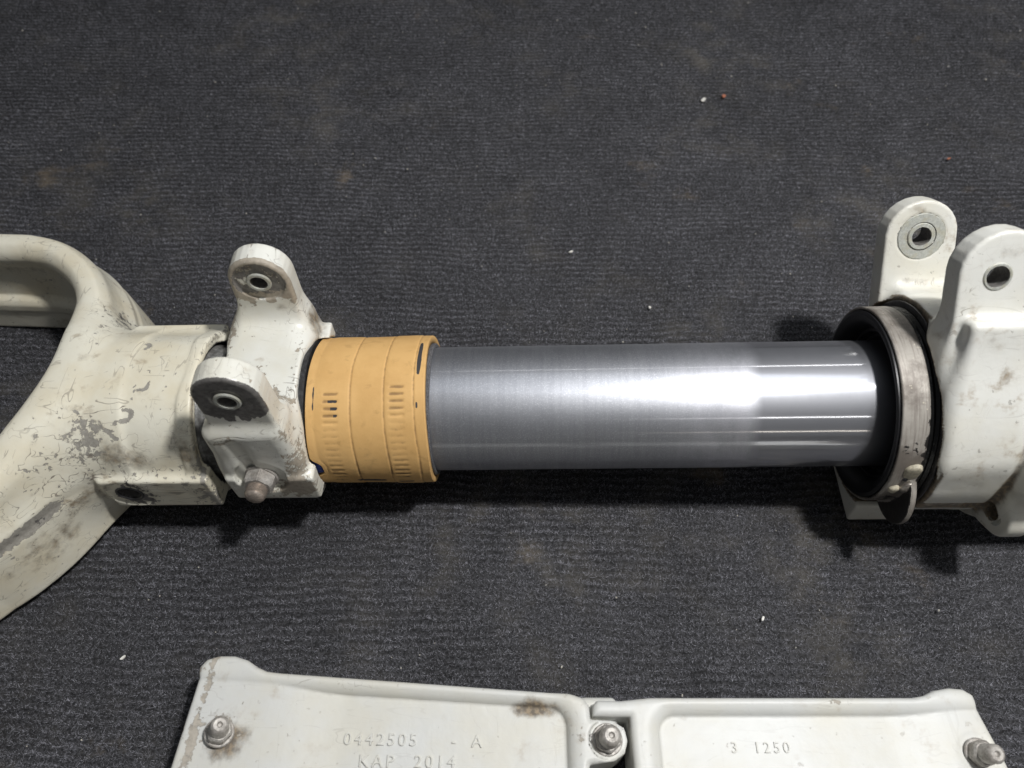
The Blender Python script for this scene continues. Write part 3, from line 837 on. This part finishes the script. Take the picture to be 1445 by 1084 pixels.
def brk_attr(V):
    x, y, z = V.T
    n = y * ln[1] + z * ln[2]; m = y * lm[1] + z * lm[2]
    rad = np.hypot(y, z)
    G = np.stack([x, n, m], 1)
    chip = np.full(len(V), -0.05); bare = np.zeros(len(V))
    chip += 0.35 * gauss(G, (0.188, 0.026, 0.046), (0.014, 0.003, 0.003)) + 0.3 * gauss(G, (0.172, -0.035, 0.06), (0.003, 0.004, 0.02))
    bare += 0.75 * (np.hypot(x - LX, m - 0.0687) < 0.0104) * (np.abs(n - 0.0264) < 0.0012)
    bare += 0.4 * gauss(V, (0.164, -0.034, -0.042), (0.006, 0.004, 0.006)) + 0.5 * gauss(V, (0.2035, -0.0485, -0.0095), (0.002, 0.006, 0.006))
    bare += 1.0 * (np.hypot(x - LX, m - 0.0687) < 0.0046) * (m > 0.06)  # dark tone on the upper lug hole walls
    grime = 0.10 + 0.75 * gauss(G, (0.186, 0.026, 0.0480), (0.012, 0.003, 0.0022)) + 0.35 * gauss(G, (0.184, -0.036, 0.078), (0.012, 0.003, 0.006)) + 0.35 * gauss(G, (0.178, 0.026, 0.078), (0.006, 0.003, 0.006)) + 0.55 * gauss(G, (0.190, 0.027, 0.030), (0.014, 0.006, 0.008))
    grime += 0.22 * gauss(G, (0.190, -0.044, 0.035), (0.012, 0.004, 0.014)) + 0.30 * gauss(G, (0.176, -0.036, 0.052), (0.005, 0.004, 0.004))
    grime += 1.0 * np.clip(1 - np.abs(x - 0.1722) / 0.0012, 0, 1) * (rad < 0.0485) + 1.2 * (rad < 0.0468) * (x < 0.173) + 1.0 * (np.hypot(x - LX, m - 0.0687) < 0.0046) * (m > 0.06)  # greasy barrel mouth, and darkened lug hole walls
    grime += 0.9 * np.exp(-((x - 0.2005) / 0.0026) ** 2) * np.exp(-((rad - 0.0470) / 0.003) ** 2) * (y < -0.01)  # darker along the groove before the flange
    grime += 0.4 * gauss(V, (0.196, -0.047, 0.000), (0.004, 0.006, 0.006)) + 0.9 * (np.hypot(y + 0.0485, z + 0.0095) < 0.0046)  # last term darkens the ear hole walls
    return {'chip': chip, 'bare': bare, 'grime': grime}
brk = build_sdf('lug_barrel', brk_sdf, (0.150, -0.064, -0.058), (0.280, 0.082, 0.098), 0.0008, M_brk, strut, brk_attr)
for nn, rr_ in ((0.0262, 0.0060), (-0.0360, 0.0053)):
    ring_part('bushing', tuple(np.array((LX, 0, 0)) + ln * nn + lm * 0.0687), tuple(ln), 0.0042, rr_, 0.0010, M_bush, brk)
ring_part('ear_bushing', (0.2032, -0.0485, -0.0095), (1, 0, 0), 0.0042, 0.0064, 0.0012, M_bush, brk)
ring_part('spot_face', tuple(np.array((LX, 0, 0)) + ln * 0.0262 + lm * 0.0687), tuple(ln), 0.0064, 0.0103, 0.0006, M_bush, brk)

# ================================================================== TORQUE LINK (in front, two arms on a hinge bolt)
links = thing('torque_link', 'pair of ivory cast link arms joined by a hinge bolt, in front of the strut', 'torque link', (0.0365, -0.138, 0.0))
LO = np.array((0.0365, -0.138, 0.0))
LT = 0.0275
outL = [(-0.1245, -0.1115), (-0.1222, -0.1086), (-0.1175, -0.1072), (-0.1115, -0.1072), (-0.1060, -0.1088), (-0.1015, -0.1115), (-0.0975, -0.1132), (-0.0920, -0.1138), (0.0225, -0.1216), (0.0275, -0.1232), (0.0300, -0.1262), (0.0302, -0.1310),
        (0.0385, -0.1312), (0.0430, -0.1340), (0.0440, -0.1385), (0.0425, -0.1430), (0.0385, -0.1455), (0.0290, -0.1470), (0.0260, -0.215), (-0.1350, -0.215)]
outR = [(0.0312, -0.1262), (0.0330, -0.1242), (0.0420, -0.1244), (0.0540, -0.1232), (0.0700, -0.1232), (0.1560, -0.1232), (0.1605, -0.1225), (0.1650, -0.1206), (0.1710, -0.1196), (0.1765, -0.1200), (0.1798, -0.1222), (0.1850, -0.1440), (0.1960, -0.215),
        (0.0470, -0.215), (0.0452, -0.1480), (0.0452, -0.1303), (0.0310, -0.1300)]
def smooth_outline(p, n=5): return spline(list(p) + [p[0]], n)[:-1]
oL = np.array(outL); oR = np.array(outR)
def panel_d(x, y, lo, hi, r): 
    qx = np.abs(x - (lo[0] + hi[0]) / 2) - (hi[0] - lo[0]) / 2 + r; qy = np.abs(y - (lo[1] + hi[1]) / 2) - (hi[1] - lo[1]) / 2 + r
    return np.sqrt(np.maximum(qx, 0) ** 2 + np.maximum(qy, 0) ** 2) + np.minimum(np.maximum(qx, qy), 0) - r
def armL_sdf(x, y, z):
    x, y = x + LO[0], y + LO[1]
    d = extrude(poly(x, y, oL), z, 0.0008, LT, 0.0024)
    ys = y + 0.0600 * (x + 0.09) * 1.0                        # the panel follows the sloping edge
    p = panel_d(x, ys, (-0.1600, -0.30), (0.0205, -0.1205), 0.006)
    dep = np.clip((x + 0.098) / 0.035, 0, 1); dep = dep * dep * (3 - 2 * dep) * 0.0050 - 0.0008
    d = smax(d, -np.maximum(p, (LT - dep) - z), 0.0075)
    d = smin(d, box(x, y, z, (0.0260, -0.1320, 0.0020), (0.0420, -0.1213, 0.0205), 0.003), 0.0015)
    # washer seat round the hinge bolt
    d = smax(d, -cyl(x - 0.0362, y + 0.1382, z, 0.0070, LT - 0.0020, 0.06), 0.0010)
    return d
def armR_sdf(x, y, z):
    x, y = x + LO[0], y + LO[1]
    d = extrude(poly(x, y, oR), z, 0.0012, LT + 0.0004, 0.0024)
    p = panel_d(x, y, (0.0570, -0.30), (0.2600, -0.1300), 0.006)
    dep = np.clip((0.176 - x) / 0.034, 0, 1); dep = dep * dep * (3 - 2 * dep) * 0.0044 - 0.0008
    d = smax(d, -np.maximum(p, (LT + 0.0004 - dep) - z), 0.0075)
    d = smax(d, -cyl(x - 0.1750, y + 0.1430, z, 0.0068, LT - 0.0012, 0.06), 0.0010)
    return d
def armL_attr(V):
    W = V + LO
    x, y, z = W.T
    chip = np.full(len(V), -0.02)
    lx = -0.1185 + (y + 0.112) * 0.10
    chip += 0.68 * np.exp(-((x - lx + 0.0005) / 0.0020) ** 2) * (z > 0.022) + 0.70 * gauss(W, (-0.1125, -0.1350, LT), (0.0085, 0.0075, 0.01)) + 0.6 * np.exp(-((x + 0.1245 + (y + 0.1115) * -0.1) / 0.0016) ** 2)
    ey = -0.1135 - (x + 0.092) * 0.068
    chip += 0.42 * np.exp(-((y - ey + 0.003) / 0.0016) ** 2) * np.exp(-((x + 0.072) / 0.022) ** 2)
    chip += 0.30 * gauss(W, (-0.080, -0.136, LT - 0.004), (0.012, 0.010, 0.01)) + 0.45 * gauss(W, (0.0260, -0.1370, LT), (0.004, 0.006, 0.01))
    bare = 0.7 * gauss(W, (0.0335, -0.1385, LT), (0.0065, 0.0080, 0.006)) + 0.35 * gauss(W, (-0.1255, -0.14, 0.02), (0.002, 0.03, 0.02))
    grime = 1.05 * gauss(W, (0.0100, -0.1268, LT - 0.003), (0.011, 0.0038, 0.008)) + 0.4 * gauss(W, (-0.100, -0.1115, LT), (0.005, 0.002, 0.006))
    grime += 0.30 * gauss(W, (-0.075, -0.1275, LT), (0.003, 0.002, 0.01)) + 1.2 * gauss(W, (-0.1085, -0.1385, LT), (0.0085, 0.0078, 0.01)) + 0.35 * gauss(W, (0.027, -0.133, LT), (0.004, 0.006, 0.006))
    return {'chip': chip, 'bare': bare, 'grime': grime}
def armR_attr(V):
    W = V + LO
    chip = np.full(len(V), -0.02) + 0.55 * gauss(W, (0.1250, -0.1250, LT), (0.0028, 0.0014, 0.01)) + 0.5 * gauss(W, (0.1300, -0.1262, LT), (0.0016, 0.0018, 0.01))
    bare = 0.65 * gauss(W, (0.1760, -0.1410, LT), (0.0060, 0.0052, 0.006))
    grime = 0.24 * gauss(W, (0.066, -0.130, LT), (0.006, 0.002, 0.01)) + 0.22 * gauss(W, (0.105, -0.133, LT), (0.012, 0.003, 0.01)) + 0.8 * gauss(W, (0.0452, -0.134, LT - 0.004), (0.0016, 0.006, 0.006))
    return {'chip': chip, 'bare': bare, 'grime': grime}
def lo_hi(lo, hi): return tuple(np.array(lo) - LO), tuple(np.array(hi) - LO)
a_, b_ = lo_hi((-0.140, -0.200, -0.003), (0.050, -0.102, 0.034))
armL = build_sdf('link_arm', armL_sdf, a_, b_, 0.0008, M_link, links, armL_attr)
a_, b_ = lo_hi((0.026, -0.200, -0.003), (0.200, -0.114, 0.034))
armR = build_sdf('link_arm', armR_sdf, a_, b_, 0.0008, M_link, links, armR_attr)
armL['label'] = 'longer left link arm with raised numbers'
armR['label'] = 'right link arm with smooth panel'
def lettering(txt, x, y, z, size, parent, spacing=1.0, rot=0.0, ext=0.00026):
    cu = bpy.data.curves.new('lettering', 'FONT')
    cu.body = txt; cu.size = size; cu.extrude = ext; cu.bevel_depth = 0.00014; cu.bevel_resolution = 1; cu.space_character = spacing; cu.offset = -0.00010
    t = bpy.data.objects.new('lettering', cu); COL.objects.link(t)
    dg = bpy.context.evaluated_depsgraph_get()
    me = bpy.data.meshes.new_from_object(t.evaluated_get(dg))
    bpy.data.objects.remove(t); me.name = 'lettering'
    me.materials.clear()
    o = link('lettering', me, M_link, parent)
    o.location = np.array((x, y, z)) - LO
    o.rotation_euler = (0, 0, rot)
    return o
zl = LT - 0.0043
lettering('0442505', -0.0645, -0.1395, zl + 0.00005, 0.0062, armL, 1.35, R_(-1.0))
lettering('-', -0.0232, -0.1402, zl + 0.00005, 0.0062, armL, 1.2, R_(-1.0))
lettering('A', -0.0155, -0.1404, zl + 0.00005, 0.0062, armL, 1.2, R_(-1.0))
lettering('KAP', -0.0580, -0.1472, zl + 0.00005, 0.0062, armL, 1.35, R_(-1.0))
lettering('2014', -0.0370, -0.1474, zl + 0.00005, 0.0062, armL, 1.35, R_(-1.0))
lettering('3  1250', 0.0830, -0.1425, LT + 0.0004 - 0.00378, 0.0055, armR, 1.35, 0, 0.00001)

def link_bolt(x, y, z, ax, parent, af=0.0086, hh=0.0048, r=0.0036, L=0.0120, spin=0.2):
    c = np.array((x, y, z)) - LO
    ring_part('washer', tuple(c), ax, 0.003, af * 0.64, 0.0010, M_bolt, parent)
    hexbolt('hex_nut', tuple(c + 0.0004 * np.array(ax)), ax, af, hh, r, L, M_bolt, parent, spin)
    stud('stud_end', tuple(c), ax, r, 0.003, L, M_bolt, parent, dimple=0.0010)
link_bolt(-0.1110, -0.1360, LT + 0.0002, nrm((0.32, 0.06, 1)), armL)
link_bolt(0.0362, -0.1382, LT - 0.0018, nrm((0.06, -0.02, 1)), links, 0.0092, 0.0036, 0.0040, 0.0105, 0.5)
link_bolt(0.1750, -0.1430, LT - 0.0010, nrm((0.03, -0.18, 1)), armR, 0.0084, 0.0048, 0.0036, 0.0120, 0.1)

# ================================================================== CARPET
PITCH = 0.0042
def row_wave(X, Y):
    return Y + 0.0013 * np.sin(X * 23 + Y * 11) + 0.0007 * np.sin(X * 61 - Y * 37 + 1) + 0.00045 * np.sin(X * 170 + Y * 90) + 0.0003 * np.sin(X * 410 - Y * 260)
def carpet_z(X, Y):
    ph = row_wave(X, Y) * (2 * math.pi / PITCH)
    amp = 0.0008 * (0.75 + 0.35 * np.sin(X * 40 + Y * 70) * np.sin(X * 17 - Y * 31 + 2))
    return -0.0022 + amp * np.cos(ph) + 0.0004 * np.sin(X * 33 + 1.0) * np.sin(Y * 41)
def carpet_mat(name, dark, lite, fibre):
    k = NT(name)
    P = k.obj()
    big = k.noise(P, 9, 5, 0.6); mid = k.noise(P, 40, 5, 0.62); fin = k.noise(P, 900, 3, 0.7)
    base = k.mix(k.step(fin, 0.35, 0.68), dark, lite)
    if fibre:
        rv = k.attr('tint')
        base = k.mix(rv, dark, lite)
    dust = k.math('MULTIPLY', k.step(big, 0.45, 0.72), k.step(mid, 0.42, 0.70))
    base = k.mix(k.math('MULTIPLY', dust, 0.34), base, (0.19, 0.17, 0.135))
    sp = k.math('MULTIPLY', k.step(k.noise(P, 15, 5, 0.6, 0.6), 0.60, 0.73), k.step(mid, 0.45, 0.6))
    base = k.mix(k.math('MULTIPLY', sp, 0.34), base, (0.26, 0.20, 0.13))
    pile_lean = k.math('ADD', k.math('MULTIPLY', k.noise(P, 13, 5, 0.65, 0.4), 0.9), k.math('MULTIPLY', k.noise(P, 55, 4, 0.6), 0.55))  # patchy brightness of the leaning pile, put into the colour
    vs = k.t.nodes.new('ShaderNodeVectorMath'); vs.operation = 'SCALE'
    k.l(base, vs.inputs[0]); k.l(k.math('ADD', 0.28, pile_lean), vs.inputs[3])
    base = vs.outputs[0]
    k.l(base, k.b.inputs['Base Color'])
    k.b.inputs['Roughness'].default_value = 0.85
    k.b.inputs['Specular IOR Level'].default_value = 0.25
    if fibre: k.b.inputs['Sheen Weight'].default_value = 0.08
    return k.m
M_carp = carpet_mat('charcoal_carpet', (0.012, 0.012, 0.013), (0.06, 0.06, 0.065), False)
M_fib = carpet_mat('charcoal_fibre', (0.030, 0.030, 0.033), (0.37, 0.37, 0.415), True)
def carpet_mesh():
    def axis(lo, hi, a, b, s):
        core = np.arange(a, b, s)
        left = np.linspace(lo, a - s, 8); right = np.linspace(b, hi, 8)
        return np.concatenate([left, core, right])
    xs = axis(-3.0, 3.0, -0.52, 0.52, 0.0040); ys = axis(-2.0, 3.0, -0.22, 0.56, 0.0009)
    X, Y = np.meshgrid(xs, ys, indexing='ij')
    inn = (np.abs(X) < 0.52) & (Y > -0.22) & (Y < 0.56)
    Z = np.where(inn, carpet_z(X, Y), -0.0022)
    V = np.stack([X, Y, Z], -1).reshape(-1, 3)
    m = len(ys)
    i, j = np.meshgrid(np.arange(len(xs) - 1), np.arange(m - 1), indexing='ij')
    Q = np.stack([i * m + j, (i + 1) * m + j, (i + 1) * m + j + 1, i * m + j + 1], -1).reshape(-1, 4)
    return mesh_np('carpet', V, Q)
carpet = link('carpet', carpet_mesh(), M_carp)
carpet['kind'] = 'structure'
carpet['label'] = 'charcoal ribbed carpet covering the whole floor'

def pile_mesh(N):
    # roots spread over what the picture shows, thinner with distance
    Yr = -0.165 + rng.random(N * 3) ** 1.25 * 0.66
    Xr = (rng.random(N * 3) * 2 - 1) * 0.50
    keep = np.abs(Xr) < 0.235 + (Yr + 0.165) * 0.42
    Xr, Yr = Xr[keep][:N], Yr[keep][:N]
    n = len(Xr)
    # gather on the ribs
    ph = row_wave(Xr, Yr) / PITCH
    fr = ph - np.round(ph)
    gat = 0.38 + 0.32 * np.sin(Xr * 30 + 2 * np.sin(Yr * 21)) * np.sin(Yr * 45 + 1.5 * np.sin(Xr * 17))
    Yr = Yr - fr * PITCH * gat * (rng.random(n) < 0.75)
    Zr = carpet_z(Xr, Yr)
    far = 1 + np.clip(Yr + 0.15, 0, None) * 1.0
    L = rng.uniform(0.0008, 0.0021, n)
    az = rng.uniform(0, 2 * math.pi, n)
    tilt = R_(1) * rng.uniform(20, 86, n)
    w = rng.uniform(0.00008, 0.00015, n) * far
    d = np.stack([np.cos(az) * np.sin(tilt), np.sin(az) * np.sin(tilt), np.cos(tilt)], 1)
    s = np.stack([-np.sin(az), np.cos(az), np.zeros(n)], 1)
    root = np.stack([Xr, Yr, Zr - 0.0002], 1)
    V = np.stack([root - s * w[:, None], root + s * w[:, None], root + d * L[:, None]], 1).reshape(-1, 3)
    T = (np.arange(n) * 3)[:, None] + np.arange(3)[None]
    me = mesh_np('carpet_pile', V, None, T, smooth=False)
    t = np.clip(rng.beta(2.2, 3.2, n), 0, 1)
    t[rng.random(n) < 0.006] = 1.8
    set_attr(me, 'tint', np.repeat(t, 3))
    return me
pile = link('carpet_pile', pile_mesh(950000), M_fib)
pile['kind'] = 'stuff'
pile['label'] = 'short charcoal carpet pile'

# --- flakes and crumbs that lie on the pile
M_flake = simple('white_paint_flake', (0.75, 0.73, 0.68), 0.5)
M_rflake = simple('red_brown_flake', (0.45, 0.17, 0.10), 0.6)
def flake_mesh(name, L, Wd, H, seed):
    r_ = random.Random(seed)
    bm = bmesh.new(); n = 9
    top = [bm.verts.new((L / 2 * math.cos(2 * math.pi * k / n) * r_.uniform(0.75, 1.1), Wd / 2 * math.sin(2 * math.pi * k / n) * r_.uniform(0.7, 1.1), H * r_.uniform(0.7, 1.2))) for k in range(n)]
    bot = [bm.verts.new((v.co.x, v.co.y, 0)) for v in top]
    bm.faces.new(top); bm.faces.new(bot[::-1])
    for k in range(n): bm.faces.new((bot[k], bot[(k + 1) % n], top[(k + 1) % n], top[k]))
    me = bpy.data.meshes.new(name); bm.to_mesh(me); bm.free()
    return me
flakes = [
    ('paint_flake', 0.1390, 0.2940, 0.0058, 0.0026, 50, 'w', 'largest white paint flake, on the far carpet right of centre', 'flake'),
    ('rust_flake', 0.1545, 0.2985, 0.0044, 0.0030, 70, 'r', 'red-brown flake beside the white flake on the far carpet', 'flake'),
    ('paint_flake', 0.0361, 0.1420, 0.0036, 0.0016, 30, 'w', 'thin white sliver on carpet behind the middle of the polished tube', 'flake'),
    ('paint_flake', 0.0800, 0.0975, 0.0026, 0.0015, 100, 'w', 'white chip on carpet just behind the right half of the polished tube', 'flake'),
    ('paint_flake', -0.1690, -0.1010, 0.0028, 0.0015, 45, 'w', 'white chip on carpet at left between wheel fork and link arm', 'flake'),
    ('paint_flake', 0.1120, -0.0840, 0.0024, 0.0014, 60, 'w', 'pale chip on carpet between the tube and the right link arm', 'flake'),
    ('rust_flake', 0.2960, 0.2290, 0.0036, 0.0014, 20, 'r', 'orange-red sliver on carpet behind the tall right lugs', 'flake'),
]
for i, (nm, x, y, L, Wd, rz, kind, lab, cat) in enumerate(flakes):
    o = link(nm, flake_mesh(nm, L, Wd, 0.0007, i + 5), M_flake if kind == 'w' else M_rflake, None, (x, y, 0.0))
    o.rotation_euler = (0.1, 0.08, R_(rz)); o['label'] = lab; o['category'] = cat; o['group'] = 'flakes lying on the carpet'
def crumbs():
    bm = bmesh.new(); r_ = random.Random(3)
    for k in range(420):
        y = -0.15 + 0.62 * r_.random(); x = r_.uniform(-1, 1) * (0.22 + (y + 0.15) * 0.40)
        s = 0.00015 + 0.00036 * r_.random() ** 2.5 * (1 + max(0, y) * 1.2)
        mat = Matrix.Translation((x, y, 0.0002)) @ Euler((r_.random() * 3, r_.random() * 3, r_.random() * 3)).to_matrix().to_4x4() @ Matrix.Diagonal((s * r_.uniform(0.8, 1.8), s, s * 0.7, 1))
        bmesh.ops.create_icosphere(bm, subdivisions=1, radius=1.0, matrix=mat)
    me = bpy.data.meshes.new('crumbs'); bm.to_mesh(me); bm.free()
    o = link('crumbs', me, simple('pale_grit', (0.55, 0.52, 0.46), 0.5)); o['kind'] = 'stuff'; o['label'] = 'pale grit scattered in the pile'
crumbs()
